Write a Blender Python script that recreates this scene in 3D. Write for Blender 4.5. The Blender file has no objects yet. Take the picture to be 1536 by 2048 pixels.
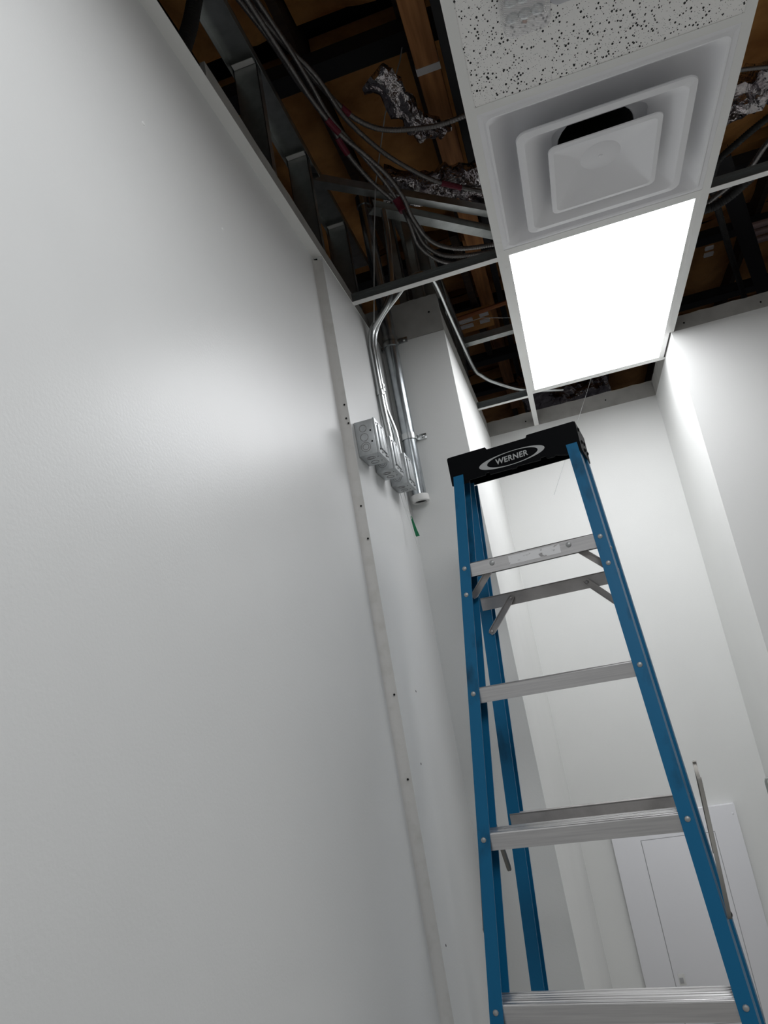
import bpy, bmesh, math, random
from mathutils import Vector, Matrix, noise
random.seed(7)
scn = bpy.context.scene
COL = scn.collection
PI = math.pi

# ------------------------------------------------------------------ camera
cd = bpy.data.cameras.new('camera'); cam = bpy.data.objects.new('camera', cd); COL.objects.link(cam)
PAN, PITCH, ROLL, FPX = -0.2249, 0.2507, -0.1774, 1470.2
d = Vector((math.sin(PAN)*math.cos(PITCH), math.cos(PAN)*math.cos(PITCH), math.sin(PITCH)))
rt = Vector((math.cos(PAN), -math.sin(PAN), 0)); up = rt.cross(d)
r2 = rt*math.cos(ROLL) + up*math.sin(ROLL); u2 = -rt*math.sin(ROLL) + up*math.cos(ROLL)
M = Matrix((r2, u2, -d)).transposed().to_4x4(); M.translation = (0, 0, 1.844)
cam.matrix_world = M
cd.sensor_fit = 'VERTICAL'; cd.sensor_height = 36.0; cd.lens = FPX/2048*36.0
cd.clip_start = 0.02; cd.clip_end = 60
scn.camera = cam

# ------------------------------------------------------------------ light and exposure
w = bpy.data.worlds.new('world'); scn.world = w; w.use_nodes = True
w.node_tree.nodes['Background'].inputs[0].default_value = (0.02, 0.02, 0.022, 1)
w.node_tree.nodes['Background'].inputs[1].default_value = 1.0
vs = scn.view_settings
vs.view_transform = 'Standard'; vs.look = 'None'; vs.gamma = 1.0; vs.use_curve_mapping = False
vs.exposure = 0.0
PANEL_STRENGTH = 7.1
def area(name, loc, sx, sy, power):
    l = bpy.data.lights.new(name, 'AREA'); l.shape = 'RECTANGLE'; l.size = sx; l.size_y = sy
    l.energy = power; l.color = (0.97, 0.985, 1.0)
    o = bpy.data.objects.new(name, l); COL.objects.link(o); o.location = loc     # area lights point down by default
    return o
# the other ceiling panels of the room, behind and beside the camera
area('ceiling_lamp', (0.336, 0.255, 3.10), 0.56, 1.14, 18)
area('ceiling_lamp', (2.47, 0.6, 3.10), 0.56, 1.16, 9)
area('ceiling_lamp', (2.47, -1.9, 3.10), 0.56, 1.16, 10)

# ------------------------------------------------------------------ materials
MATS = {}
def mat(name, color=(.8,.8,.8), rough=.5, metal=0.0, spec=.5, bump=None, mix=None, emit=None, trans=0.0, ior=1.45, aniso=None):
    m = bpy.data.materials.new(name); m.use_nodes = True
    nt = m.node_tree; b = nt.nodes['Principled BSDF']
    b.inputs['Base Color'].default_value = (*color, 1); b.inputs['Roughness'].default_value = rough
    b.inputs['Metallic'].default_value = metal; b.inputs['Specular IOR Level'].default_value = spec
    b.inputs['Transmission Weight'].default_value = trans; b.inputs['IOR'].default_value = ior
    tc = nt.nodes.new('ShaderNodeTexCoord')
    if emit:
        b.inputs['Emission Color'].default_value = (*emit[0], 1); b.inputs['Emission Strength'].default_value = emit[1]
    if mix:      # (color2, scale, lo, hi, stretch)
        c2, sc, lo, hi, st = mix
        mp = nt.nodes.new('ShaderNodeMapping'); mp.inputs['Scale'].default_value = st
        nt.links.new(tc.outputs['Object'], mp.inputs['Vector'])
        n = nt.nodes.new('ShaderNodeTexNoise'); n.inputs['Scale'].default_value = sc; n.inputs['Detail'].default_value = 5
        nt.links.new(mp.outputs[0], n.inputs['Vector'])
        r = nt.nodes.new('ShaderNodeMapRange'); r.inputs[1].default_value = lo; r.inputs[2].default_value = hi
        nt.links.new(n.outputs['Fac'], r.inputs[0])
        mx = nt.nodes.new('ShaderNodeMix'); mx.data_type = 'RGBA'
        mx.inputs['A'].default_value = (*color, 1); mx.inputs['B'].default_value = (*c2, 1)
        nt.links.new(r.outputs[0], mx.inputs['Factor']); nt.links.new(mx.outputs['Result'], b.inputs['Base Color'])
    if bump:     # (scale, strength, distance, stretch)
        sc, st_, ds, stv = bump
        mp = nt.nodes.new('ShaderNodeMapping'); mp.inputs['Scale'].default_value = stv
        nt.links.new(tc.outputs['Object'], mp.inputs['Vector'])
        n = nt.nodes.new('ShaderNodeTexNoise'); n.inputs['Scale'].default_value = sc; n.inputs['Detail'].default_value = 3
        nt.links.new(mp.outputs[0], n.inputs['Vector'])
        bp = nt.nodes.new('ShaderNodeBump'); bp.inputs['Strength'].default_value = st_; bp.inputs['Distance'].default_value = ds
        nt.links.new(n.outputs['Fac'], bp.inputs['Height']); nt.links.new(bp.outputs[0], b.inputs['Normal'])
    MATS[name] = m
    return m
ONE = (1, 1, 1)
mat('wall_paint', (.74,.745,.74), .36, spec=.5, bump=(190, .10, .002, ONE), mix=((.70,.705,.70), 2.2, .35, .75, ONE))
mat('wall_paint_matt_lit', (.84,.845,.83), .62, spec=.3, bump=(190, .10, .002, ONE), mix=((.80,.805,.79), 2.0, .35, .75, ONE))  # same wall paint, lightened to put the far walls' stronger light into the colour
mat('bead_paint', (.64,.63,.61), .6, bump=(120, .25, .002, ONE), mix=((.56,.55,.52), 30, .5, .8, ONE))
mat('raw_drywall', (.42,.41,.39), .85, bump=(60, .15, .002, ONE), mix=((.34,.33,.31), 12, .4, .7, ONE))
mat('tee_paint', (.80,.80,.78), .42)
mat('tee_web', (.22,.24,.24), .45, metal=.6)  # web lies in shade above the grid; that shade is in this dark grey
mat('steel', (.50,.53,.54), .33, metal=1.0, mix=((.36,.39,.40), 60, .4, .62, ONE), bump=(90, .12, .001, ONE))
mat('stud_steel', (.50,.52,.51), .36, metal=1.0, mix=((.43,.45,.44), 30, .4, .65, ONE))
mat('box_steel', (.50,.52,.53), .45, metal=.7, mix=((.45,.47,.48), 90, .4, .65, ONE))
mat('emt_steel', (.60,.62,.62), .27, metal=1.0)
mat('pipe_steel', (.56,.60,.62), .27, metal=1.0, mix=((.40,.43,.45), 45, .38, .66, (1,1,.5)), bump=(55, .1, .001, ONE))
mat('armor_steel', (.24,.23,.225), .42, metal=.9)
mat('aluminium', (.66,.65,.65), .36, metal=.9, mix=((.55,.54,.55), 8, .35, .75, (1,30,30)), bump=(160, .08, .001, (.05,1,1)))
mat('dull_aluminium', (.48,.46,.45), .45, metal=.8, mix=((.38,.36,.35), 20, .4, .7, ONE))
mat('grip_aluminium', (.70,.69,.69), .33, metal=.9, mix=((.26,.25,.25), 9, .44, .66, (.35,40,40)), bump=(120, .2, .001, (.08,1,1)))
mat('worn_sticker', (.80,.80,.81), .4, metal=.3, mix=((.35,.34,.34), 60, .60, .68, (1,1,1.6)))
mat('blue_fibreglass', (.004,.125,.27), .45, spec=.35, bump=(90, .15, .001, (1,1,.06)), mix=((.003,.035,.075), 15, .56, .76, (1,1,.45)))
mat('black_plastic', (.002,.0025,.0035), .6, spec=.1, bump=(300, .1, .001, ONE))
mat('logo_silver', (.42,.43,.43), .5)
mat('kraft', (.70,.35,.115), .7, spec=.3, bump=(9, .55, .03, ONE), mix=((.34,.14,.04), 3.5, .38, .68, ONE))
mat('wood', (.55,.25,.09), .7, mix=((.32,.13,.045), 6, .35, .7, (8,.6,8)))
mat('dark_wood', (.05,.03,.018), .8, mix=((.028,.018,.012), 6, .35, .7, (.6,8,8)))
mat('black_paint', (.012,.012,.013), .6)
mat('foil', (.62,.59,.60), .22, metal=1.0, bump=(26, .9, .02, ONE), mix=((.36,.32,.34), 18, .4, .65, ONE))
mat('paper_white', (.72,.70,.70), .7)
mat('copper', (.42,.16,.07), .5, metal=.4)
mat('pink_pipe', (.34,.24,.24), .45)
mat('red_tape', (.16,.012,.03), .45)
mat('green_plastic', (.0,.17,.065), .4)
mat('wire_steel', (.55,.56,.56), .5, metal=.2)
mat('string', (.75,.76,.74), .6)
mat('bushing', (.72,.72,.70), .5)
mat('diffuser_plastic', (.84,.84,.86), .38, spec=.5)
mat('duct_black', (.006,.006,.006), .9)
mat('panel_white', (.86,.86,.89), .42)
mat('latch_grey', (.40,.40,.41), .4)
mat('dark_hole', (.004,.004,.004), .9)
mat('spackle', (.80,.80,.79), .6)
mat('concrete', (.68,.66,.63), .5, mix=((.60,.58,.55), 3, .4, .7, ONE))
mat('housing_grey', (.50,.50,.53), .4)
mat('led', (.9,.9,.92), .4, emit=((.965,.975,1.0), PANEL_STRENGTH))
mat('rivet_steel', (.42,.43,.43), .5, metal=.7)
mat('spreader_steel', (.20,.19,.17), .5, metal=.5)
mat('rubber', (.02,.02,.02), .7)
def tile_material():
    m = mat('ceiling_tile', (.90,.89,.87), .9, spec=.2, bump=(180, .3, .002, ONE))
    nt = m.node_tree; b = nt.nodes['Principled BSDF']; tc = nt.nodes['Texture Coordinate']
    col = None
    for sc, thr, ax in ((150, .40, (1.0,.72,1)), (260, .28, (1,1,1))):
        mp = nt.nodes.new('ShaderNodeMapping'); mp.inputs['Scale'].default_value = ax
        mp.inputs['Rotation'].default_value = (0, 0, .5)
        nt.links.new(tc.outputs['Object'], mp.inputs['Vector'])
        v = nt.nodes.new('ShaderNodeTexVoronoi'); v.inputs['Scale'].default_value = sc
        nt.links.new(mp.outputs[0], v.inputs['Vector'])
        # random hole size per cell
        sp = nt.nodes.new('ShaderNodeSeparateColor'); nt.links.new(v.outputs['Color'], sp.inputs[0])
        mu = nt.nodes.new('ShaderNodeMath'); mu.operation = 'MULTIPLY'; mu.inputs[1].default_value = thr
        nt.links.new(sp.outputs[0], mu.inputs[0])
        lt = nt.nodes.new('ShaderNodeMath'); lt.operation = 'LESS_THAN'
        nt.links.new(v.outputs['Distance'], lt.inputs[0]); nt.links.new(mu.outputs[0], lt.inputs[1])
        mx = nt.nodes.new('ShaderNodeMix'); mx.data_type = 'RGBA'
        mx.inputs['B'].default_value = (.03,.03,.03,1) if sc < 200 else (.25,.24,.24,1)
        if col is None: mx.inputs['A'].default_value = (.90,.89,.87,1)
        else: nt.links.new(col, mx.inputs['A'])
        nt.links.new(lt.outputs[0], mx.inputs['Factor']); col = mx.outputs['Result']
    nt.links.new(col, b.inputs['Base Color'])
tile_material()
def lens_material():
    m = mat('prism_lens', (.93,.93,.95), .16, spec=.6)
    nt = m.node_tree; b = nt.nodes['Principled BSDF']; tc = nt.nodes['Texture Coordinate']
    mp = nt.nodes.new('ShaderNodeMapping'); mp.inputs['Rotation'].default_value = (0, 0, 1.1)
    nt.links.new(tc.outputs['Object'], mp.inputs['Vector'])
    wv = nt.nodes.new('ShaderNodeTexWave'); wv.inputs['Scale'].default_value = 75; wv.wave_profile = 'SIN'
    nt.links.new(mp.outputs[0], wv.inputs['Vector'])
    bp = nt.nodes.new('ShaderNodeBump'); bp.inputs['Strength'].default_value = .7; bp.inputs['Distance'].default_value = .004
    nt.links.new(wv.outputs['Fac'], bp.inputs['Height']); nt.links.new(bp.outputs[0], b.inputs['Normal'])
    tr = nt.nodes.new('ShaderNodeBsdfTransparent'); ms = nt.nodes.new('ShaderNodeMixShader'); ms.inputs[0].default_value = .30
    nt.links.new(tr.outputs[0], ms.inputs[1]); nt.links.new(b.outputs[0], ms.inputs[2])
    nt.links.new(ms.outputs[0], nt.nodes['Material Output'].inputs['Surface'])
lens_material()

# ------------------------------------------------------------------ mesh helpers
class MB:
    """collects vertices and faces, builds one mesh object"""
    def __init__(s): s.v = []; s.f = []
    def add(s, vs, fs):
        o = len(s.v); s.v += [tuple(v) for v in vs]; s.f += [tuple(i+o for i in f) for f in fs]; return s
    def box(s, lo, hi, mtx=None, bev=0.0):
        bm = bmesh.new(); bmesh.ops.create_cube(bm, size=1)
        c = [(a+b)/2 for a, b in zip(lo, hi)]; e = [b-a for a, b in zip(lo, hi)]
        for v in bm.verts: v.co = Vector([v.co[i]*e[i]+c[i] for i in range(3)])
        if bev: bmesh.ops.bevel(bm, geom=bm.edges[:], offset=bev, segments=2, affect='EDGES', profile=.5)
        if mtx: bm.transform(mtx)
        bm.verts.index_update()
        s.add([v.co for v in bm.verts], [[v.index for v in f.verts] for f in bm.faces]); bm.free(); return s
    def loft(s, rings, cap0=True, cap1=True, closed=True):
        n = len(rings[0]); vs = [p for r in rings for p in r]; fs = []
        for i in range(len(rings)-1):
            for j in range(n if closed else n-1):
                k = (j+1) % n
                fs.append((i*n+j, i*n+k, (i+1)*n+k, (i+1)*n+j))
        if cap0: fs.append(tuple(reversed(range(n))))
        if cap1: fs.append(tuple((len(rings)-1)*n+j for j in range(n)))
        return s.add(vs, fs)
    def prism(s, poly, axis, a, b):
        """2-D polygon extruded along an axis ('x': poly=(y,z), 'y': poly=(x,z), 'z': poly=(x,y))"""
        def P(p, t): return {'x': (t, p[0], p[1]), 'y': (p[0], t, p[1]), 'z': (p[0], p[1], t)}[axis]
        return s.loft([[P(p, a) for p in poly], [P(p, b) for p in poly]])
    def tube(s, pts, r, seg=10, caps=True, rfun=None):
        pts = [Vector(p) for p in pts]; rings = []; nrm = None
        for i, p in enumerate(pts):
            t = (pts[min(i+1, len(pts)-1)] - pts[max(i-1, 0)]).normalized()
            if nrm is None:
                nrm = t.orthogonal().normalized()
            nrm = (nrm - t*nrm.dot(t)).normalized(); bn = t.cross(nrm)
            rr = rfun(i) if rfun else r
            rings.append([p + nrm*math.cos(2*PI*j/seg)*rr + bn*math.sin(2*PI*j/seg)*rr for j in range(seg)])
        return s.loft(rings, caps, caps)
    def dome(s, c, axis, r, h, seg=10):
        a = Vector(axis).normalized(); u = a.orthogonal().normalized(); v = a.cross(u); c = Vector(c)
        rings = []
        for q in (0, .35, .7, .9):
            rr = r*math.cos(q*PI/2); hh = h*math.sin(q*PI/2)
            rings.append([c + a*hh + u*rr*math.cos(2*PI*j/seg) + v*rr*math.sin(2*PI*j/seg) for j in range(seg)])
        return s.loft(rings)
    def build(s, name, m, parent=None, label=None, angle=35, kind=None):
        me = bpy.data.meshes.new(name); me.from_pydata(s.v, [], s.f); me.validate()
        bm = bmesh.new(); bm.from_mesh(me); bmesh.ops.recalc_face_normals(bm, faces=bm.faces); bm.to_mesh(me); bm.free()
        me.materials.append(MATS[m])
        me.polygons.foreach_set('use_smooth', [True]*len(me.polygons)); me.set_sharp_from_angle(angle=math.radians(angle))
        o = bpy.data.objects.new(name, me); COL.objects.link(o)
        if parent: o.parent = parent
        if label: o['label'] = label
        if kind: o['kind'] = kind
        return o
def spline(pts, step):
    """Catmull-Rom through pts, resampled at an even step"""
    P = [Vector(p) for p in pts]; P = [P[0]*2-P[1]] + P + [P[-1]*2-P[-2]]; out = []
    for i in range(1, len(P)-2):
        a, b, c, e = P[i-1], P[i], P[i+1], P[i+2]
        n = max(2, int((c-b).length/step*2))
        for k in range(n):
            t = k/n
            out.append(.5*((2*b) + (c-a)*t + (2*a-5*b+4*c-e)*t*t + (3*b-a-3*c+e)*t**3))
    out.append(P[-2])
    res = [out[0]]; acc = 0
    for i in range(1, len(out)):
        acc += (out[i]-out[i-1]).length
        if acc >= step: res.append(out[i]); acc = 0
    if (res[-1]-out[-1]).length > 1e-4: res.append(out[-1])
    return res
def thing(name, label, cat, loc=(0,0,0), rz=0.0, group=None):
    o = bpy.data.objects.new(name, None); COL.objects.link(o); o.empty_display_size = .05
    o.location = loc; o.rotation_euler = (0, 0, rz)
    return tag(o, label, cat, group)
def tag(o, label, cat, group=None):
    o['label'] = label; o['category'] = cat
    if group: o['group'] = group
    return o
def dup(root, name=None):
    r = root.copy(); COL.objects.link(r)
    for ch in list(root.children):
        c = ch.copy(); COL.objects.link(c); c.parent = r
        for g in list(ch.children):
            e = g.copy(); COL.objects.link(e); e.parent = c
    return r

# ------------------------------------------------------------------ room shell
ZC = 3.1095            # ceiling grid level
XA = -0.4895           # recessed face of the left wall
XB = -0.4628           # proud face of the left wall
YS = 1.8135            # where the wall steps
def structure(mb, name, m): return mb.build(name, m, kind='structure')

structure(MB().box((-0.9, -3.6, -0.05), (4.1, 4.0, 0)), 'floor', 'concrete')
wl = structure(MB().box((XA-.016, -3.5, 0), (XA, YS, ZC)).box((XB-.06, YS, 0), (XB, 2.463, ZC)), 'wall_left', 'wall_paint')
bead = [(XA-.002, YS+.004), (XA-.002, YS-.016)]
for k in range(9):
    a = PI/2*k/8
    bead.append((XA+.0002+(XB-XA-.0008)*(1-math.cos(a)), YS-.016+.0155*math.sin(a)))
bead += [(XB-.0006, YS+.004)]
MB().prism(bead, 'z', 0, ZC-.012).build('corner_bead', 'bead_paint', wl, 'grey return where the wall steps forward')
# drywall carried on above the ceiling line, ragged top
def ragged(name, pts_axis, lo, hi, fixed, thick, base, top, seed, n=26):
    rnd = random.Random(seed); mb = MB(); prof = []
    for i in range(n+1):
        t = lo + (hi-lo)*i/n
        prof.append((t, top + rnd.uniform(-.002, .002)))
    poly = [(lo, base)] + [(hi, base)] + prof[::-1]
    if pts_axis == 'y': mb.prism([(a, b) for a, b in poly], 'x', fixed, fixed+thick)
    else: mb.prism(poly, 'y', fixed, fixed+thick)
    return mb
ragged('a', 'y', 1.205, 2.46, XA-.014, .012, ZC, 3.235, 3).build('drywall_edge', 'raw_drywall', wl, 'unpainted drywall above the ceiling line')
wa = MB()
wa.box((XA, -3.5, ZC-.001), (XB+.0012, 2.463, ZC+.0004)); wa.box((XA, -3.5, ZC), (XA+.001, 1.2, ZC+.022))
wa.build('wall_angle', 'tee_paint', wl, 'pale metal angle trim along the wall top')
def screw(parent, p, axis, r=.0035, m='dark_hole'):
    return MB().dome(p, axis, r, r*.3, 8).build('screw_head', m, parent)
for y, z in ((1.545, 3.16), (1.975, 3.15)): screw(wl, (XA-.001, y, z), (1,0,0))
for z in (2.64, 2.60, 2.585, 2.35, 2.26, 1.86, 1.66): screw(wl, (XB-.006+random.uniform(-.004,.004), YS-.0045, z), (0,-1,0), .0028)
hl = MB().box((XA+.002, YS-.0025, ZC-.035), (XA+.012, YS, ZC-.006)).build('gap', 'dark_hole', wl, 'dark gap at the top of the step')
for y, z in ((.905, 2.815), (1.175, 2.79), (1.0, 1.42)):
    MB().dome((XA, y, z), (1,0,0), .004, .0018, 8).build('nail_pop', 'spackle', wl)
for y, z in ((2.02, 1.86), (1.93, 1.68), (1.86, 1.28)): screw(wl, (XB, y, z), (1,0,0), .0032)

wc = structure(MB().box((-0.75, 2.463, 0), (-0.2219, 3.9, ZC+.001)), 'wall_column', 'wall_paint_matt_lit')
ragged('b', 'x', -0.60, -0.2219, 2.463, .013, ZC, 3.262, 5).build('drywall_edge', 'raw_drywall', wc, 'unpainted drywall above the ceiling line')
ragged('b2', 'y', 2.4765, 3.796, -0.2349, .013, ZC, 3.20, 6).build('drywall_edge', 'raw_drywall', wc)
screw(wc, (-.262, 2.462, 3.195), (0,-1,0), .004)
wf = structure(MB().box((-0.3, 3.796, 0), (0.75, 3.92, ZC)), 'wall_far', 'wall_paint_matt_lit')
ragged('c', 'x', -0.222, 0.65, 3.796, .013, ZC, 3.192, 8).build('drywall_edge', 'raw_drywall', wf, 'unpainted drywall above the ceiling line')
screw(wf, (-.02, 3.795, 3.145), (0,-1,0), .004); screw(wf, (.40, 3.795, 3.15), (0,-1,0), .004)
wr = structure(MB().box((0.6435, 3.0484, 0), (4.1, 3.92, ZC)), 'wall_right', 'wall_paint_matt_lit')
ragged('d', 'x', 0.6435, 4.1, 3.0484, .013, ZC, 3.172, 9, 80).build('drywall_edge', 'raw_drywall', wr, 'unpainted drywall above the ceiling line')
ragged('e', 'y', 3.062, 3.80, 0.6435, .013, ZC, 3.192, 10).build('drywall_edge', 'raw_drywall', wr)
for X in (.70, 1.0, 1.4): screw(wr, (X, 3.0474, 3.135), (0,-1,0), .004)
structure(MB().box((-0.6, -3.6, 0), (4.1, -3.5, ZC)), 'wall_back', 'wall_paint_matt_lit')
structure(MB().box((4.0, -3.6, 0), (4.1, 3.05, ZC)), 'wall_side', 'wall_paint_matt_lit')

# steel framing of the left wall above the drywall
def cstud(mb, x0, x1, y, z0, z1, lip=.03, t=.0016, open_to=1):
    mb.box((x0, y, z0), (x1, y+t, z1))
    mb.box((x0, y, z0), (x0+t, y+open_to*lip+t, z1)); mb.box((x1-t, y, z0), (x1, y+open_to*lip+t, z1))
    return mb
for y in (1.615, 2.01, 2.42):
    cstud(MB(), -.575, -.505, y, 2.2, 3.646).build('stud', 'stud_steel', wl, 'galvanised steel stud')
tr = MB(); tr.box((-.577, -.5, 3.648), (-.497, 2.75, 3.650)); tr.box((-.577, -.5, 3.610), (-.5755, 2.75, 3.650)); tr.box((-.4985, -.5, 3.618), (-.497, 2.75, 3.650))
tr.build('top_track', 'stud_steel', wl, 'galvanised steel track over the studs')
for y in (1.617, 2.012, 2.422):
    MB().box((-.572, y-.022, 3.632), (-.508, y-.001, 3.634)).box((-.572, y-.003, 3.632), (-.508, y-.001, 3.648)).build('clip', 'tee_paint', wl, 'clip at the stud head, coloured pale for its lit lip')  # lip catches room light; that brightness is put in as white paint
for X in (-.60, -.365, -.30):
    cstud(MB(), X, X+.03, 2.49, 3.0, 3.70, .06).build('stud', 'stud_steel', wc, 'galvanised steel stud')
for y in (2.62, 3.03, 3.43):
    cstud(MB(), -.33, -.237, y, 3.0, 3.66).build('stud', 'stud_steel', wc)
MB().box((-.335, 2.5, 3.655), (-.232, 3.85, 3.66)).box((-.2335, 2.5, 3.60), (-.232, 3.85, 3.66)).build('top_track', 'stud_steel', wc)

# ------------------------------------------------------------------ ceiling: deck, joists, insulation, grid
ceil = structure(MB().box((-3, -3.6, 4.45), (5, 8.0, 4.5)), 'ceiling', 'black_paint')
def batt(x0, x1, y0, y1, z, seed):
    """kraft-faced insulation: a puffed sheet with creases"""
    nx, ny = 6, 10; mb = MB(); rows = []
    for j in range(ny+1):
        row = []
        for i in range(nx+1):
            u, v = i/nx, j/ny
            sag = .045*(math.sin(PI*u)**.6)*(math.sin(PI*v)**.4)
            nz = noise.noise(Vector((u*2.3+seed*3.1, v*3.1, seed)))*.035
            row.append((x0+(x1-x0)*u, y0+(y1-y0)*v, z - sag + nz))
        rows.append(row)
    top = [[(p[0], p[1], z+.09) for p in r] for r in rows]
    vs = [p for r in rows for p in r]; fs = []
    for j in range(ny):
        for i in range(nx):
            a = j*(nx+1)+i; fs.append((a, a+1, a+nx+2, a+nx+1))
    mb.add(vs, fs)
    mb.add([rows[0][0], rows[0][-1], top[0][-1], top[0][0]], [(0,1,2,3)])
    mb.add([rows[-1][0], rows[-1][-1], top[-1][-1], top[-1][0]], [(0,1,2,3)])
    return mb.build('insulation_batt', 'kraft', ceil, angle=60)
JX = [-.92, -.52, -.115, .30, .71, 1.12, 1.53, 1.94]
for i in range(len(JX)-1):
    for j, (y0, y1) in enumerate(((.95, 2.14), (2.30, 3.62), (3.70, 4.28), (4.36, 5.6), (5.7, 7.0))):
        batt(JX[i]+.03, JX[i+1]-.01, y0, y1, 4.30+random.uniform(-.02,.02), i*7+j)
for i, X in enumerate(JX):
    MB().box((X-.012, .8, 4.19), (X+.022, 7.2, 4.44)).build('joist', 'dark_wood', ceil)
for Y, z, h in ((2.18, 4.10, .06), (3.66, 4.12, .06), (4.32, 4.14, .05), (4.85, 4.0, .06), (5.65, 4.1, .08)):
    MB().box((-2.5, Y-.045, z), (4.5, Y+.045, z+h)).build('purlin', 'black_paint', ceil, 'black beam across the plenum')
def beam_y(x0, x1, y0, y1, z0, z1, m, label):
    return MB().box((x0, y0, z0), (x1, y1, z1), bev=.004).build('beam', m, ceil, label)
b1 = beam_y(-.100, -.015, 1.2, 3.35, 3.95, 4.10, 'wood', 'reddish timber beam')
MB().box((-.101, 2.163, 3.9485), (-.014, 2.195, 4.0)).build('paper_band', 'paper_white', b1, 'white paper band')
beam_y(.0, .05, 1.2, 3.2, 3.90, 4.12, 'black_paint', 'black steel joist')
beam_y(-.015, .020, 3.3, 6.4, 4.05, 4.2, 'black_paint', 'black steel joist')
beam_y(-.175, -.135, 3.3, 4.9, 4.02, 4.12, 'dark_wood', 'dark timber batten')
beam_y(-.125, -.04, 3.5, 6.2, 4.11, 4.22, 'wood', 'reddish timber beam')
for (x0, x1, y0, y1) in ((-.277, -.185, 4.05, 4.085), (-.277, -.190, 4.125, 4.16), (-.142, -.087, 4.03, 4.07), (-.150, -.09, 4.12, 4.155)):
    MB().box((x0, y0, 3.945), (x1, y1, 3.955)).build('paper_label', 'paper_white', ceil, 'white paper label')
MB().box((-.30, 4.0, 3.956), (-.07, 4.24, 3.975)).build('carton_board', 'kraft', ceil)
for (x0, x1, y0, y1) in ((1.146, 1.19, 4.03, 4.06), (1.15, 1.20, 4.10, 4.135)):
    MB().box((x0, y0, 3.945), (x1, y1, 3.955)).build('paper_label', 'paper_white', ceil, 'white paper label')
MB().tube([(-.30, 3.93, 3.90), (.12, 3.885, 3.90), (.5, 3.85, 3.9)], .014, 8).build('copper_pipe', 'copper', ceil, 'copper coloured pipe')

# exposed tee grid (flange below, web above)
def tee(a, b, axis, c, name='cross_tee', fw=.012, h=.036):
    mb = MB()
    def B(lo, hi):
        if axis == 'y': mb.box((c+lo[0], a, lo[1]), (c+hi[0], b, hi[1]))
        else: mb.box((a, c+lo[0], lo[1]), (b, c+hi[0], hi[1]))
    B((-fw, ZC), (fw, ZC+.0012))
    o = mb.build(name, 'tee_paint', ceil)
    mb = MB(); B((-.001, ZC+.0012), (.001, ZC+h)); B((-.0035, ZC+h-.010), (.0035, ZC+h))
    mb.build('tee_web', 'tee_web', o)
    return o
XL, XR = .0313, .6409
YA, YB, YC = 1.4746, 2.0862, 3.3200
tee(-3.5, 3.796, 'y', XL, 'main_tee'); tee(-3.5, 3.0484, 'y', XR, 'main_tee')
for X in (1.86, 3.08): tee(-3.5, 3.0484, 'y', X, 'main_tee')
for Y in (YA, YB, .865, -.355): tee(XL+.012, XR-.012, 'x', Y)
tee(XL+.012, .6435, 'x', YC)
tee(XB, XL-.012, 'x', 2.1141); tee(-.2219, XL-.012, 'x', 3.352)
tee(XR+.012, 1.85, 'x', 2.093)
for Y in (.88, -.34, -1.56): tee(XB, XL-.012, 'x', Y); tee(XR+.012, 1.85, 'x', Y)
def ceiling_tile(y0, y1):
    return MB().box((XL+.003, y0, ZC+.0014), (XR-.003, y1, ZC+.017)).build('ceiling_tile', 'ceiling_tile', ceil, 'white fissured acoustic tile')
ceiling_tile(.87, YA-.003)

# ------------------------------------------------------------------ air diffuser
def rrect(cx, cy, hx, hy, z, r, n=6):
    pts = []
    for qx, qy, a0 in ((1,1,0), (-1,1,90), (-1,-1,180), (1,-1,270)):
        for k in range(n+1):
            a = math.radians(a0+90*k/n); pts.append((cx+qx*(hx-r)+r*math.cos(a), cy+qy*(hy-r)+r*math.sin(a), z))
    return pts
def circ_like(cx, cy, rad, z, n=6):
    pts = []
    for a0 in (0, 90, 180, 270):
        for k in range(n+1):
            # spread the samples evenly over the quadrant
            a = math.radians(a0 + 90*(k+.25)/(n+.5)); pts.append((cx+rad*math.cos(a), cy+rad*math.sin(a), z))
    return pts
DX, DY = .3361, 1.7804
df = thing('air_diffuser', 'square white stepped air diffuser in the ceiling next to the lit light panel', 'diffuser', (DX, DY, ZC))
outer = MB(); Z0 = .0015
outer.loft([rrect(0,0,.3025,.3025,Z0+.004,.003), rrect(0,0,.3025,.3025,Z0,.003), rrect(0,0,.281,.281,Z0-.001,.012), rrect(0,0,.276,.276,Z0-.006,.02),
            rrect(0,0,.270,.270,Z0-.004,.024), rrect(0,0,.252,.252,.018,.03), rrect(0,0,.225,.225,.048,.035), rrect(0,0,.20,.20,.058,.04),
            circ_like(0,0,.104,.066), circ_like(0,0,.100,.070), circ_like(0,0,.100,.20)], False, False)
outer.build('outer_pan', 'diffuser_plastic', df, angle=28)
nk = MB(); nk.loft([circ_like(0,0,.0985,.075), circ_like(0,0,.0985,.30)], False, True); nk.build('duct_neck', 'duct_black', df, 'black round duct opening')
r1 = MB()
H = .214
r1.loft([rrect(0,.008,H-.004,H-.004,-.008,.024), rrect(0,.008,H,H,-.014,.026), rrect(0,.008,H-.001,H-.001,-.018,.026), rrect(0,.008,H-.019,H-.019,-.020,.022), rrect(0,.008,H-.023,H-.023,-.018,.02),
         rrect(0,.008,.150,.150,.020,.03), rrect(0,.008,.120,.120,.036,.03), rrect(0,.008,.120,.120,.040,.03), rrect(0,.008,.150,.150,.026,.03), rrect(0,.008,H-.025,H-.025,-.012,.02)], False, False)
r1.v = r1.v; n = 28; r1.add([], [])
r1.build('middle_cone', 'diffuser_plastic', df, angle=28)
r2m = MB(); h2 = .1405
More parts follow.
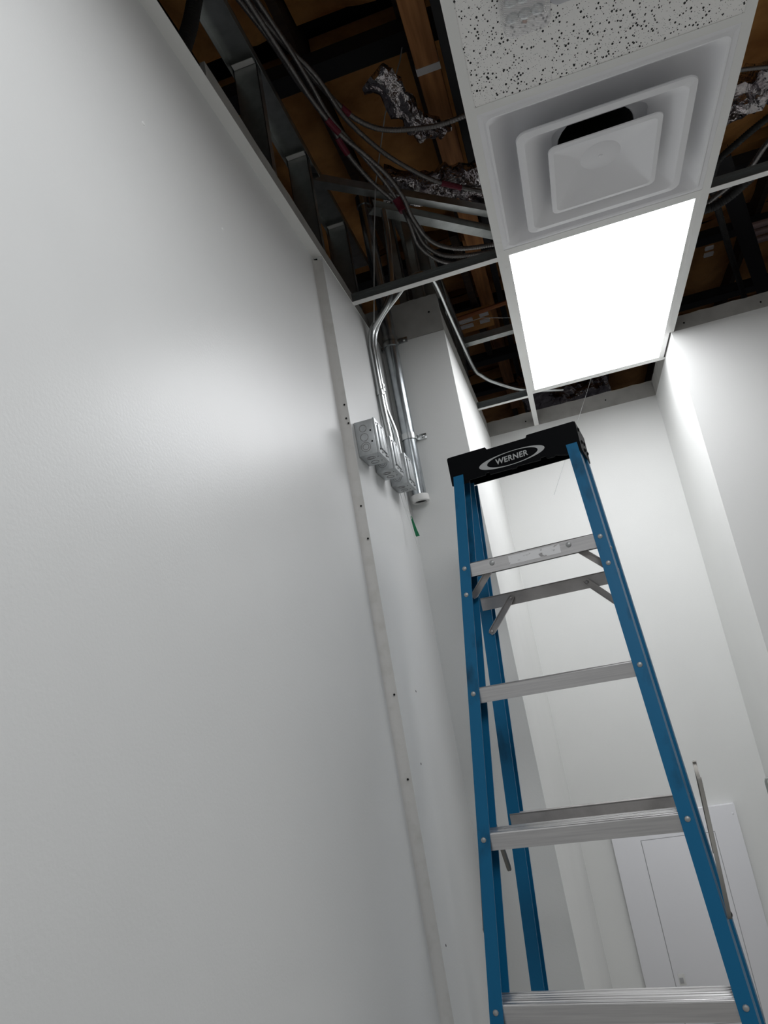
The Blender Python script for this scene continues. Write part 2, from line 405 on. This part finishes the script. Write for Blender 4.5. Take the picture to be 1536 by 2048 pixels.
r2m.loft([circ_like(0,.012,.05,.022), rrect(0,.012,h2-.016,h2-.016,-.016,.014), rrect(0,.012,h2-.003,h2-.003,-.018,.017), rrect(0,.012,h2,h2,-.021,.018), rrect(0,.012,h2-.001,h2-.001,-.024,.018), rrect(0,.012,h2-.013,h2-.013,-.0255,.014), rrect(0,.012,h2-.017,h2-.017,-.023,.012), circ_like(0,.012,.0525,.0145), circ_like(0,.012,.050,.0135)], True, True)
r2m.build('centre_cone', 'diffuser_plastic', df, angle=24)
MB().dome((0,.012,.0135), (0,0,-1), .0055, .003).build('screw', 'diffuser_plastic', df)
for sx in (-1, 1):
    MB().box((sx*.118-.004, -.012, .02), (sx*.118+.004, .028, .06)).build('bracket', 'diffuser_plastic', df)
    MB().tube([(sx*.17, -.225, .045), (sx*.17, -.225, .057)], .004, 8).build('rivet', 'latch_grey', df)

# ------------------------------------------------------------------ light panel
lp = thing('light_panel', 'glowing white rectangular light panel set in the ceiling grid', 'light', (DX, (YB+YC)/2, ZC))
hx, hy = .3005, (YC-YB)/2-.004
fr = MB()
def ringbox(mb, ax, ay, bx, by, z0, z1):
    mb.box((-ax,-ay,z0),(ax,-by,z1)); mb.box((-ax,by,z0),(ax,ay,z1)); mb.box((-ax,-by,z0),(-bx,by,z1)); mb.box((bx,-by,z0),(ax,by,z1))
ringbox(fr, hx, hy, hx-.021, hy-.021, .0014, .014)
fr.build('frame', 'tee_paint', lp)
MB().box((-hx+.021,-hy+.021,.006),(hx-.021,hy-.021,.010)).build('diffuser_sheet', 'led', lp, 'lit white diffuser')
MB().box((-hx,-hy,.0142),(hx,hy,.03)).build('back_tray', 'stud_steel', lp)

# ------------------------------------------------------------------ emergency light on the tile
em = thing('emergency_light', 'clear ribbed lamp head with grey housing on the speckled ceiling tile', 'light', (.173, 1.12, ZC))
hd = MB(); hd.loft([rrect(0,0,.047,.145,-.004,.016), rrect(0,0,.047,.145,-.040,.016), rrect(0,0,.043,.141,-.050,.016)], False, True)
hd.build('lens', 'prism_lens', em, 'clear prismatic lens')
rf = MB(); rf.loft([rrect(0,0,.040,.136,-.004,.012), rrect(0,0,.040,.136,-.014,.012)], True, True); rf.build('reflector', 'paper_white', em)
for i in (-1, 0, 1):
    for j in range(-3, 3):
        MB().dome((i*.025, .112+j*.038-.06, -.014), (0,0,-1), .0135, .009, 12).build('reflector_cup', 'emt_steel', em)
MB().tube([(0,.146,-.008),(0,.153,-.008)], .005, 8).build('catch', 'copper', em)
hs = MB(); hs.loft([rrect(.155,-.06,.105,.193,-.001,.02), rrect(.155,-.06,.105,.193,-.018,.02), rrect(.155,-.06,.098,.186,-.024,.02)], False, True)
hs.build('housing', 'housing_grey', em, 'smooth grey housing')

# ------------------------------------------------------------------ stepladder
LX, LY, YAW = -.0718, 1.8145, -.1365
ld = thing('stepladder', 'blue fibreglass stepladder with silver steps and black top cap', 'ladder', (LX, LY, 0), YAW)
Z1, SL = 2.1336, .2323
def fs(z): return -SL*(Z1-z)              # local y of the front rail face
def fo(z): return .184+.0668*(Z1-z)       # outer half width of the front rails
def rs(z): return .1508-.02*(Z1-z)/.3048   # local y of the rear rail face
def ro(z): return .158+.0543*(2.388-z)+.014  # outer half width of the rear rails
def channel(s, out, yf, z0, z1, fw, dep, t):
    """C channel rail opening inwards, lofted from z0 to z1"""
    rings = []
    for z in (z0, z1):
        o, y = out(z), yf(z)
        prof = [(o, y), (o, y+dep), (o-fw, y+dep), (o-fw, y+dep-t), (o-t, y+dep-t), (o-t, y+t), (o-fw, y+t), (o-fw, y)]
        rings.append([(s*p[0], p[1], z) for p in prof])
    return MB().loft(rings)
RIV = MB().dome((0,0,0), (0,-1,0), .0062, .004, 10)
def rivet(parent, x, y, z, m='rivet_steel', axis=(0,-1,0), r=.0062):
    return MB().dome((x, y, z), axis, r, r*.65, 10).build('rivet', m, parent)
for s in (-1, 1):
    rail = channel(s, fo, fs, .03, 2.392, .028, .064, .004).build('front_rail', 'blue_fibreglass', ld)
    MB().box((s*fo(0)-.02-s*.012, fs(0)-.006, 0), (s*fo(0)+.02-s*.012, fs(0)+.075, .035), bev=.004).build('foot', 'rubber', rail, 'black rubber foot')
    for k in range(7):
        z = Z1-.3048*k; rivet(rail, s*(fo(z)-.0135), fs(z), z)
    rivet(rail, s*(fo(2.066)-.0135), fs(2.066), 2.066)
    rivet(rail, s*fo(2.105), fs(2.105)+.03, 2.105, axis=(s,0,0), r=.005)
    rear = channel(s, ro, rs, .03, 2.392, .031, .042, .004).build('rear_rail', 'blue_fibreglass', ld)
    MB().box((s*ro(0)-.02-s*.014, rs(0)-.006, 0), (s*ro(0)+.02-s*.014, rs(0)+.05, .035), bev=.004).build('foot', 'rubber', rear, 'black rubber foot')
for k in range(7):
    z = Z1-.3048*k; y = fs(z); hw = fo(z)-.0045; zt = z+.0125
    d_ = .078
    # pressed channel: skirt, ribbed tread, rear skirt
    prof = [(y+.0045, zt-.036), (y+.0045, zt-.0035), (y+.006, zt-.001)]
    yy = y+.008
    for q in range(6):
        prof += [(yy, zt), (yy+.0055, zt), (yy+.0065, zt-.0018), (yy+.009, zt-.0018)]; yy += .0104
    ye = fs(z)+.004+d_-.019
    prof += [(ye, zt), (ye+.002, zt-.003), (ye+.002, zt-.030), (ye, zt-.030), (ye, zt-.004), (y+.0065, zt-.004), (y+.0065, zt-.036)]
    st = MB().loft([[(-hw, p[0], p[1]) for p in prof], [(hw, p[0], p[1]) for p in prof]]).build('step', 'grip_aluminium', ld, 'ribbed silver aluminium step' if k == 0 else None)
    sk = MB().box((-hw+.001, y+.0035, zt-.036), (hw-.001, y+.0048, zt-.004)); sk.build('skirt', 'aluminium', st)
    if k == 0:
        MB().box((-.056, y+.0028, z-.016), (.073, y+.0036, z+.006)).build('sticker', 'worn_sticker', st, 'worn silver sticker')
        for X in (-.099, .094): rivet(st, X, y+.0036, z-.001, r=.007)
def brace(parent, a, b, wdt, t, m='dull_aluminium', up_=(0,1,0)):
    a, b = Vector(a), Vector(b); t_ = (b-a).normalized(); n = Vector(up_); n = (n-t_*n.dot(t_)).normalized(); s_ = t_.cross(n)
    mb = MB(); rings = []
    prof = [(-wdt/2, 0), (-wdt/2, -t*3), (-wdt/2+t, -t*3), (-wdt/2+t, -t), (wdt/2-t, -t), (wdt/2-t, -t*3), (wdt/2, -t*3), (wdt/2, 0)]
    for p, k in ((a-t_*wdt*.45, .55), (a-t_*wdt*.15, .9), (a+t_*wdt*.2, 1), (b-t_*wdt*.2, 1), (b+t_*wdt*.15, .9), (b+t_*wdt*.45, .55)):
        rings.append([p + s_*q[0]*k + n*q[1] for q in prof])
    mb.loft(rings)
    return mb.build('brace', m, parent)
for s in (-1, 1):
    brace(ld, (s*.115, .022, 2.116), (s*.166, .030, 2.066), .017, .0022)
    bb = brace(ld, (s*.100, .138, 2.050), (s*.168, .140, 1.976), .017, .0022)
    rivet(bb, s*.100, .131, 2.050, 'dull_aluminium', r=.004); rivet(bb, s*.168, .133, 1.976, 'dull_aluminium', r=.004)
for z, z2, hw in ((2.067, 2.034, 0), (1.528, 1.500, 0), (.99, .962, 0), (.45, .42, 0)):
    y = rs(z); hw = ro(z)-.006
    mb = MB(); mb.box((-hw, y-.004, z2), (hw, y-.001, z)); mb.box((-hw, y-.004, z-.002), (hw, y+.016, z+.001))
    mb.build('rear_bar', 'dull_aluminium', ld, 'grey metal bar across the rear rails' if z > 2 else None)
# spreaders, half folded
for s in (-1, 1):
    sp = MB()
    def flat(a, b, wd=.014, th=.0075):
        a, b = Vector(a), Vector(b); t_ = (b-a).normalized(); n = Vector((1,0,0)); n = (n-t_*n.dot(t_)).normalized(); s_ = t_.cross(n)
        c = []
        for p, k in ((a-t_*wd*.5, .5), (a, 1), (b, 1), (b+t_*wd*.5, .5)):
            c.append([p+s_*wd/2*k+n*th/2, p-s_*wd/2*k+n*th/2, p-s_*wd/2*k-n*th/2, p+s_*wd/2*k-n*th/2])
        return c
    o1 = MB().loft(flat((s*.2415, -.15, 1.352), (s*.2475, -.02, 1.572))).build('spreader_arm', 'spreader_steel', ld, 'folding metal spreader arm')
    o2 = MB().loft(flat((s*.2345, .085, 1.413), (s*.2440, .03, 1.600))).build('spreader_arm', 'spreader_steel', ld, 'folding metal spreader arm')
    MB().loft(flat((s*.2430, .033, 1.598), (s*.2465, -.018, 1.570), .016)).build('hinge_plate', 'spreader_steel', ld)
    rivet(o1, s*.2475, -.02, 1.572, 'rubber', (s,0,0), .006); rivet(o1, s*.2435, -.15, 1.352, 'rubber', (s,0,0), .006)
# moulded cap
cap = MB()
ct, cb = 2.4475, 2.366
cw = .1745
cy0, cy1 = .060, .225
front = [(-cw, cb+.002), (-.128, cb), (-.124, cb+.006), (-.080, cb+.007), (-.078, cb+.012), (-.069, cb+.012), (-.067, cb+.005), (-.010, cb+.005), (-.008, cb+.003), (.004, cb+.003), (.006, cb+.007), (.068, cb+.006), (.070, cb+.012), (.082, cb+.012), (.086, cb+.005), (.104, cb+.004), (.108, cb+.008), (.134, cb), (cw, cb+.002),
         (cw, ct-.004), (cw-.004, ct), (.048, ct), (.044, ct-.007), (-.062, ct-.007), (-.066, ct), (-cw+.004, ct), (-cw, ct-.004)]
cap.loft([[(p[0], cy0, p[1]) for p in front], [(p[0], cy0+.005, p[1]) for p in front]])
back = [(x, max(z, cb+.034)) for x, z in front]
cap.loft([[(p[0], cy1-.004, p[1]) for p in back], [(p[0], cy1, p[1]) for p in back]])
for s in (-1, 1):
    cap.box((s*cw-.002-s*.002, cy0+.003, cb+.004), (s*cw+.002-s*.002, cy1-.002, ct-.004))
cap.box((-cw+.002, cy0+.003, ct-.014), (cw-.002, cy1-.002, ct-.0075))
for s in (-1, 1): cap.box((s*.12-.054, cy0+.002, ct-.010), (s*.12+.054, cy1-.002, ct-.0005))
cp = cap.build('top_cap', 'black_plastic', ld, 'black moulded top cap with silver oval logo')
for y, z in ((.085, 2.43), (.10, 2.40), (.13, 2.385), (.16, 2.41), (.19, 2.39)): rivet(cp, cw+.0005, y, z, 'black_plastic', (1,0,0), .006)
# logo: silver oval swoosh and lettering, laid on the cap face
yl = cy0-.0016
lg = MB(); ns = 64; A_, B_ = [], []
for k in range(ns):
    a = 2*PI*k/ns
    A_.append((-.003+.089*math.cos(a), 2.399+.0185*math.sin(a)))
    B_.append((-.001+.069*math.cos(a), 2.3991+.0170*math.sin(a)))
def rot(p, c=(-.003, 2.399), t=.035):
    x, z = p[0]-c[0], p[1]-c[1]; return (c[0]+x*math.cos(t)-z*math.sin(t), c[1]+x*math.sin(t)+z*math.cos(t))
A_ = [rot(p) for p in A_]; B_ = [rot(p) for p in B_]
lg.loft([[(p[0], yl+.0012, p[1]) for p in A_], [(p[0], yl, p[1]) for p in A_], [(p[0], yl, p[1]) for p in B_], [(p[0], yl+.0012, p[1]) for p in B_]], False, False)
lg.build('logo_oval', 'logo_silver', cp, 'silver oval ring')
cu = bpy.data.curves.new('lettering', 'FONT'); cu.body = 'WERNER'; cu.size = .0205; cu.shear = .12; cu.extrude = .0005; cu.offset = .0005
cu.align_x = 'CENTER'; cu.align_y = 'CENTER'; cu.space_character = 1.08
to = bpy.data.objects.new('lettering_tmp', cu); COL.objects.link(to)
bpy.context.view_layer.update()
dg = bpy.context.evaluated_depsgraph_get()
tm = bpy.data.meshes.new_from_object(to.evaluated_get(dg)); tm.name = 'lettering'
bpy.data.objects.remove(to)
tm.transform(Matrix.Translation((-.003, yl-.0002, 2.399)) @ Matrix.Rotation(-.035, 4, 'Y') @ Matrix.Rotation(PI/2, 4, 'X'))
tm.materials.clear(); tm.materials.append(MATS['logo_silver'])
lo = bpy.data.objects.new('lettering', tm); COL.objects.link(lo); lo.parent = cp

# ------------------------------------------------------------------ electrical boxes on the left wall
def make_box(y0, label, group='electrical boxes on the left wall'):
    t = thing('junction_box', label, 'electrical box', (XB, y0, 2.494), 0, group)
    S, D = .101, .054
    MB().box((.0003, 0, 0), (D, S, S), bev=.0025).build('body', 'box_steel', t)
    cv = MB(); cv.box((D, -.001, -.001), (D+.006, S+.001, S+.001), bev=.001); cvo = cv.build('mud_ring', 'box_steel', t)
    f = MB(); x = D+.006
    for a, b in ((.018, .048), (.054, .084)):
        f.box((x, a, .016), (x+.004, b, .086), bev=.0012)
    f.build('device_plate', 'box_steel', cvo)
    for yy, zz in ((.012,.012),(.089,.012),(.012,.089),(.089,.089),(.033,.008),(.069,.008),(.033,.093),(.069,.093)):
        MB().dome((x, yy, zz), (1,0,0), .0032, .0018, 8).build('screw', 'dark_hole', cvo)
    # concentric knockouts on near side and bottom
    def ko(c, ax, r):
        mb = MB(); a = Vector(ax); u = a.orthogonal().normalized(); v = a.cross(u); c = Vector(c); rr = []
        for rad, h in ((r, 0), (r, .0007), (r-.0012, .0007), (r-.0012, 0)):
            rr.append([c+a*h+u*rad*math.cos(2*PI*j/18)+v*rad*math.sin(2*PI*j/18) for j in range(18)])
        mb.loft(rr, False, False); return mb.build('knockout', 'armor_steel', t)
    for zz, r in ((.078, .0105), (.052, .0115), (.024, .014)): ko((.024, 0, zz), (0,-1,0), r)
    ko((.024, 0, .024), (0,-1,0), .009)
    for yy, r in ((.030, .012), (.030, .008), (.070, .012)): ko((.026, yy, 0), (0,0,-1), r)
    for zz in (.068, .036): MB().dome((.044, 0, zz), (0,-1,0), .0028, .0006, 8).build('hole', 'dark_hole', t)
    for yy in (.03, .07): MB().dome((.046, yy, 0), (0,0,-1), .0022, .0006, 8).build('hole', 'dark_hole', t)
    return t
make_box(1.842, 'grey metal junction box nearest the step in the left wall')
make_box(2.012, 'middle grey metal junction box of the row of three on the wall')
make_box(2.190, 'grey metal junction box nearest the column, pull string below it')

# conduits
def straps(parent, x, y, z, r, side, back_y):
    mb = MB(); pts = []
    for k in range(11):
        a = PI*k/10; pts.append((x+(r+.001)*math.cos(a)*1.0, y-(r+.001)*math.sin(a)))
    ring = []
    prof = [(p[0], p[1]) for p in pts]
    inner = [(x+(r+.001)*math.cos(PI*k/10), y-(r+.001)*math.sin(PI*k/10)) for k in range(11)]
    outp = [(x+(r+.004)*math.cos(PI*k/10), y-(r+.004)*math.sin(PI*k/10)) for k in range(11)]
    mb.loft([[(p[0], p[1], zz) for p in outp+inner[::-1]] for zz in (z-.011, z+.011)])
    lo, hi = (x+r, x+r+.036) if side > 0 else (x-r-.030, x-r)
    mb.box((min(lo,hi), back_y-.004, z-.011), (max(lo,hi), back_y-.0005, z+.011), bev=.001)
    mb.box((x+side*(r+.0025)-.0015, y, z-.011), (x+side*(r+.0025)+.0015, back_y-.001, z+.011))
    o = mb.build('strap', 'emt_steel', parent, 'shiny one hole strap')
    MB().dome(((lo+hi)/2+side*.005, back_y-.004, z), (0,-1,0), .006, .004, 8).build('screw', 'emt_steel', o)
    return o
pp = thing('conduit', 'thick galvanised conduit standing in the corner with a white end bushing', 'conduit', (-.421, 2.436, 2.49))
PX, PY, PR = -.421, 2.436, .0245
MB().tube([(0,0,.006), (0,0,.4), (0,0,.9), (0,0,1.225)], PR, 24).build('pipe', 'pipe_steel', pp)
bu = MB(); seg = 28
bu.loft([[(rr*math.cos(2*PI*j/seg), rr*math.sin(2*PI*j/seg), zz) for j in range(seg)] for rr, zz in ((PR+.0005,.022),(PR+.0055,.022),(PR+.0065,.020),(PR+.0065,0),(PR+.004,-.003),(PR-.002,-.003),(PR-.004,0),(PR-.004,.02))], False, False)
bu.build('bushing', 'bushing', pp, 'white plastic bushing')
MB().tube([(0,0,.002),(0,0,.004)], PR-.0035, 24).build('bore', 'dark_hole', pp)
cl = MB(); cl.tube([(0,0,1.20),(0,0,1.245)], PR+.004, 24); cl.build('coupling', 'pipe_steel', pp)
for z, sd in ((2.728, 1), (3.112, 1), (3.095, -1)):
    o = straps(pp, 0, 0, z-2.49, PR, sd, 2.463-PY)
E1 = [(-.431, 2.252, 2.594), (-.431, 2.252, 2.66), (-.433, 2.252, 2.70), (-.446, 2.252, 2.77), (-.448, 2.252, 2.80), (-.448, 2.252, 2.98), (-.446, 2.252, 3.02), (-.432, 2.253, 3.07), (-.40, 2.25, 3.115), (-.335, 2.257, 3.178), (-.29, 2.262, 3.222), (-.25, 2.272, 3.240), (-.228, 2.29, 3.243), (-.214, 2.33, 3.244), (-.208, 2.42, 3.244), (-.204, 2.662, 3.244), (-.1904, 3.145, 3.244), (-.168, 3.271, 3.244), (-.117, 3.399, 3.244), (.013, 3.60, 3.244), (.2, 3.75, 3.25)]
E2 = [(-.444, 2.215, 2.594), (-.445, 2.217, 2.66), (-.448, 2.220, 2.74), (-.450, 2.222, 2.80), (-.450, 2.222, 2.98), (-.449, 2.223, 3.01), (-.437, 2.224, 3.06), (-.405, 2.226, 3.10), (-.372, 2.23, 3.142), (-.348, 2.24, 3.20), (-.338, 2.26, 3.30), (-.332, 2.295, 3.45), (-.331, 2.30, 3.55)]
def emt(path, label, zc):
    t = thing('conduit', label, 'conduit', path[0])
    o = Vector(path[0]); pts = [Vector(p)-o for p in spline(path, .012)]
    MB().tube(pts, .0108, 14).build('tube', 'emt_steel', t)
    q = [p for p in pts if abs(p.z-(zc-o.z)) < .016]
    if len(q) > 1:
        MB().tube(q, .0138, 14).build('coupling', 'emt_steel', t, 'bright screw coupling')
        MB().dome(q[len(q)//2]+Vector((.010,-.004,0)), (1,-.4,0), .005, .005, 8).build('screw', 'emt_steel', t)
    MB().tube([(0,0,-.001),(0,0,.020)], .0138, 12).build('connector', 'emt_steel', t)
    return t
emt(E1, 'bright bent conduit rising from the box nearest the column and back over the column edge', 2.855)
emt(E2, 'duller bent conduit on the wall just behind the bright bent one', 2.83)
ps = thing('pull_string', 'thin white string with a green tag hanging under the junction boxes', 'string', (-.440, 2.262, 2.496))
MB().tube([(0,0,0), (.001,.004,-.04), (.003,.01,-.075), (.006,.016,-.10)], .0011, 6).build('cord', 'string', ps)
MB().tube([(-.012,-.01,0), (-.008,-.003,-.05), (-.002,.012,-.11), (.004,.02,-.16), (.008,.03,-.21)], .0007, 6).build('cord', 'string', ps)
gt = MB(); gt.loft([[(x_+.0, .016+y_, z_) for x_, y_ in ((-w_, -w_*.5), (w_, -w_*.5), (w_, w_*.5), (-w_, w_*.5))] for x_, w_, z_ in ((0,.0022,-.092),)] if False else
     [[(c+a*w_, .016+b*w_*.4, z_) for a, b in ((-1,-1),(1,-1),(1,1),(-1,1))] for c, w_, z_ in ((.005,.0022,-.088),(.008,.0035,-.112),(.011,.0048,-.135),(.015,.0062,-.158))])
gt.build('tag', 'green_plastic', ps, 'green plastic tag')

# ------------------------------------------------------------------ electrical panel on the far wall
ep = thing('electrical_panel', 'white metal electrical panel cover on the far wall behind the ladder', 'electrical panel', (.2, 3.796, .2))
MB().box((-.278, -.030, 0), (.280, -.0005, .951), bev=.002).build('trim_plate', 'panel_white', ep)
dr = MB().box((-.150, -.0335, .10), (.168, -.0302, .845), bev=.001).build('door', 'panel_white', ep, 'hinged white panel door')
MB().box((-.134, -.0352, .255), (-.106, -.0336, .30), bev=.0006).build('latch_plate', 'bushing', dr)
MB().box((-.130, -.0372, .262), (-.114, -.0353, .285), bev=.0006).build('latch', 'latch_grey', dr, 'small grey latch')
gp = MB(); ringbox_ = [(-.153,.097,.171,.100),(-.153,.845,.171,.848),(-.153,.10,-.150,.845),(.168,.10,.171,.845)]
for x0, z0, x1, z1 in ringbox_: gp.box((x0, -.0306, z0), (x1, -.0299, z1))
gp.build('door_gap', 'latch_grey', ep)
for X in (-.262, .264):
    for Z in (.04, .91): MB().dome((X, -.030, Z), (0,-1,0), .005, .002, 8).build('screw', 'panel_white', ep)
# small steel bar at the right edge
hb = thing('wall_bar', 'short dark steel bar fixed on the side wall at the right edge', 'bar', (.643, 3.60, 1.0))
MB().tube(spline([(-.001,0,.262), (-.028,0,.262), (-.036,0,.25), (-.037,0,.22), (-.037,0,.05), (-.03,0,.02), (-.001,0,.015)], .008), .006, 10).build('bar', 'stud_steel', hb)
MB().tube([(-.0005,0,.262),(-.005,0,.262)], .012, 12).build('flange', 'stud_steel', hb)

# ------------------------------------------------------------------ plenum services
def armored(name, pts, r, label, group=None, m='armor_steel', pitch=.0075, seg=8, cat='cable'):
    sp = spline(pts, pitch/3); o = Vector(pts[len(pts)//2])
    mb = MB().tube([p-o for p in sp], r, seg, rfun=lambda i: r*(1.0 if i % 3 else .82))
    ob = mb.build(name, m, None, angle=80); ob.location = o
    return tag(ob, label, cat, group)
CA = [(-0.496,1.446,3.72),(-0.461,1.642,3.72),(-0.436,1.805,3.7),(-0.402,1.929,3.68),(-0.383,2.058,3.64),(-0.336,2.163,3.58),(-0.276,2.24,3.52),(-0.239,2.263,3.45),(-0.213,2.367,3.4),(-0.141,2.444,3.38),(0.012,2.481,3.37),(0.152,2.484,3.37)]
CB = [(-0.483,1.469,3.74),(-0.439,1.671,3.74),(-0.387,1.82,3.73),(-0.35,1.989,3.7),(-0.277,2.136,3.66),(-0.2,2.238,3.63),(-0.112,2.32,3.6),(0.022,2.416,3.58),(0.139,2.494,3.57)]
CC = [(-0.464,1.495,3.76),(-0.421,1.746,3.75),(-0.388,1.871,3.74),(-0.345,1.984,3.72),(-0.291,2.053,3.7),(-0.226,2.109,3.7),(-0.112,2.153,3.7),(-0.026,2.165,3.7),(0.114,2.154,3.7)]
CD = [(-0.464,1.448,3.69),(-0.437,1.682,3.68),(-0.411,1.853,3.66),(-0.371,1.961,3.62),(-0.317,2.041,3.58),(-0.266,2.11,3.53),(-0.237,2.175,3.48),(-0.225,2.235,3.43),(-0.19,2.347,3.4),(-0.107,2.412,3.38),(0.027,2.441,3.37),(0.154,2.453,3.37)]
CE = [(-0.448,1.482,3.72),(-0.419,1.687,3.71),(-0.403,1.81,3.69),(-0.386,1.925,3.66),(-0.337,2.043,3.61),(-0.287,2.153,3.55),(-0.257,2.216,3.49),(-0.241,2.232,3.42),(-0.235,2.339,3.39),(-0.179,2.424,3.36),(-0.094,2.471,3.35),(0.016,2.492,3.35),(0.128,2.49,3.35)]
G = 'armoured cables above the ceiling'
ca = armored('armored_cable', CA, .0085, 'armoured cable lying leftmost in the bundle over the open bay', G)
cb = armored('armored_cable', CB, .0085, 'armoured cable running under the foil duct with a red band near the tee', G)
cc = armored('armored_cable', CC, .0095, 'armoured cable curving right from the bundle in front of the crumpled foil', G)
cdd = armored('armored_cable', CD, .0085, 'grey armoured cable sagging in the middle of the bundle', G)
ce = armored('armored_cable', CE, .0075, 'armoured cable forming the lowest loop over the cross tee', G)
def band(parent, pts, i0, i1, r):
    sp = spline(pts, .01); o = Vector(pts[len(pts)//2]); n = len(sp)
    MB().tube([p-o for p in sp[int(i0*n):int(i1*n)]], r, 10).build('red_tape', 'red_tape', parent, 'dark red tape')
band(ca, CA, .39, .44, .0105); band(cb, CB, .76, .83, .0105); band(cc, CC, .47, .52, .0115); band(cdd, CD, .33, .37, .0105); band(ce, CE, .54, .58, .016)
armored('flex_duct', [(-.545,1.40,3.72),(-.54,1.329,3.578),(-.54,1.268,3.421),(-.54,1.198,3.264),(-.545,1.16,3.13)], .019, 'black corrugated flexible conduit inside the open left wall', None, 'rubber', .016, 14, 'conduit')
armored('armored_cable', [(-.60,1.05,3.75),(-.60,1.12,3.6),(-.605,1.15,3.45),(-.61,1.16,3.3)], .010, 'short armoured cable inside the open left wall at the picture top', G)
armored('armored_cable', [(0.828,2.62,3.45),(0.83,2.494,3.45),(0.876,2.426,3.45),(0.962,2.335,3.45),(1.044,2.274,3.45),(1.2,2.2,3.47)], .012, 'thick black cable crossing the bay right of the diffuser', 'cables right of the diffuser', 'rubber')
armored('armored_cable', [(0.80,2.72,3.43),(0.884,2.608,3.42),(0.938,2.537,3.42),(0.973,2.424,3.42),(1.043,2.305,3.42),(1.1,2.2,3.42)], .010, 'ribbed cable just above the right cross tee', 'cables right of the diffuser')
armored('armored_cable', [(0.70,2.20,3.6),(0.839,2.244,3.6),(0.904,2.263,3.6),(0.996,2.293,3.6),(1.104,2.339,3.6)], .0075, 'thin ribbed cable high right of the diffuser, above the foil duct', 'cables right of the diffuser')
armored('armored_cable', [(.86,2.72,3.5),(0.892,2.833,3.5),(0.96,3.064,3.5),(1.03,3.303,3.5),(1.115,3.58,3.5),(1.191,3.831,3.5),(1.25,4.05,3.5)], .014, 'dark corrugated flexible conduit beside the black channel at right', 'cables right of the diffuser', 'rubber', .012)
armored('armored_cable', [(0.72,2.53,3.3),(0.748,2.516,3.3),(0.784,2.511,3.3),(0.828,2.477,3.3),(0.854,2.443,3.3),(.9,2.40,3.31)], .016, 'dark curved cable under the right cross tee beside the light panel', 'cables right of the diffuser', 'rubber')

def foil_duct(pts, r, label, seed):
    sp = spline(pts, .018); o = Vector(pts[0]); mb = MB().tube([p-o for p in sp], r, 26)
    vs = []
    for i, v in enumerate(mb.v):
        c = sp[min(i//26, len(sp)-1)]-o; p = Vector(v); n = (p-c).normalized()
        dz = noise.turbulence(p*9+Vector((seed,0,0)), 4, False)*.05 - .03 + .006*math.sin(i//26*1.9)
        vs.append(tuple(p+n*dz))
    mb.v = vs
    ob = mb.build('foil_duct', 'foil', None, angle=50); ob.location = o
    return tag(ob, label, 'duct', 'foil ducts above the ceiling')
foil_duct([(-.33,2.42,3.74),(-.25,2.45,3.73),(-.05,2.55,3.73),(.3,2.60,3.75),(.8,2.60,3.76),(1.3,2.64,3.78),(1.8,2.7,3.8)], .088, 'long crumpled foil duct crossing over the light panel', 3)
foil_duct([(-.245,2.10,3.93),(-.19,2.17,3.86),(-.13,2.27,3.82),(-.07,2.38,3.87)], .07, 'crumpled foil elbow hanging by the timber beam', 8)
foil_duct([(.05,5.3,3.95),(.15,5.6,3.9),(.4,5.65,3.9),(.62,5.7,3.95)], .13, 'crumpled foil duct far back beyond the light panel', 5)

def strut(a, b, wd, h, label, m='stud_steel'):
    a, b = Vector(a), Vector(b); t_ = (b-a).normalized(); s_ = t_.cross(Vector((0,0,1))).normalized(); u = Vector((0,0,1)); t = .002
    prof = [(-wd/2, 0), (-wd/2, h), (-wd/2+t, h), (-wd/2+t, t), (wd/2-t, t), (wd/2-t, h), (wd/2, h), (wd/2, 0)]
    mb = MB().loft([[q-a+s_*p[0]+u*p[1] for p in prof] for q in (a, b)])
    o = mb.build('steel_channel', m, None); o.location = a
    return tag(o, label, 'channel', 'steel channels above the ceiling')
strut((-.561,2.079,3.60), (.20,2.742,3.60), .035, .03, 'galvanised channel running diagonally under the foil duct')
strut((-.374,2.296,3.562), (.20,2.85,3.562), .045, .03, 'second galvanised channel, just beyond and parallel to the diagonal one')
strut((-.216,3.038,3.30), (.20,3.034,3.30), .04, .03, 'short galvanised channel across the bay left of the light panel')
strut((.93,2.75,3.62), (1.48,4.4,3.62), .075, .05, 'black channel running away above the right wall', 'black_paint')
strut((1.05,2.9,3.9), (.70,2.95,3.9), .03, .02, 'thin dark channel across the bay right of the light panel', 'black_paint')
for k, (y, z, nm) in enumerate(((3.875, 3.90, 'nearest'), (3.955, 3.90, 'middle'), (4.04, 3.90, 'farthest'))):
    o = MB().tube([(0,0,0), (1.0,0,0)], .018, 10).build('pipe', 'pink_pipe', None); o.location = (1.27+.03*k, y-.025, z)
    tag(o, 'dull pinkish pipe over the right wall, %s of three side by side' % nm, 'pipe', 'pipes over the right wall')
def wire(pts, r, label):
    o = MB().tube([Vector(p)-Vector(pts[0]) for p in pts], r, 6).build('hanger_wire', 'wire_steel', None); o.location = pts[0]
    return tag(o, label, 'wire', 'ceiling hanger wires')
wire([(-.03,2.2,4.45),(-.055,2.2,4.331),(-.149,2.2,4.051),(-.243,2.2,3.848),(-.326,2.2,3.583),(-.368,2.2,3.374),(-.422,2.2,3.071)], .0024, 'long grey hanger wire slanting down across the open left bay')
wire([(.9,3.6,4.44),(.5,3.6,3.6),(.395,3.6,3.311),(.309,3.6,3.157),(.032,3.6,2.674)], .0013, 'thin loose wire hanging in front of the far wall')
wire([(-.19,2.95,3.36),(-.1,3.02,3.40),(.06,3.12,3.40)], .0015, 'thin wire slanting over the bay left of the light panel')
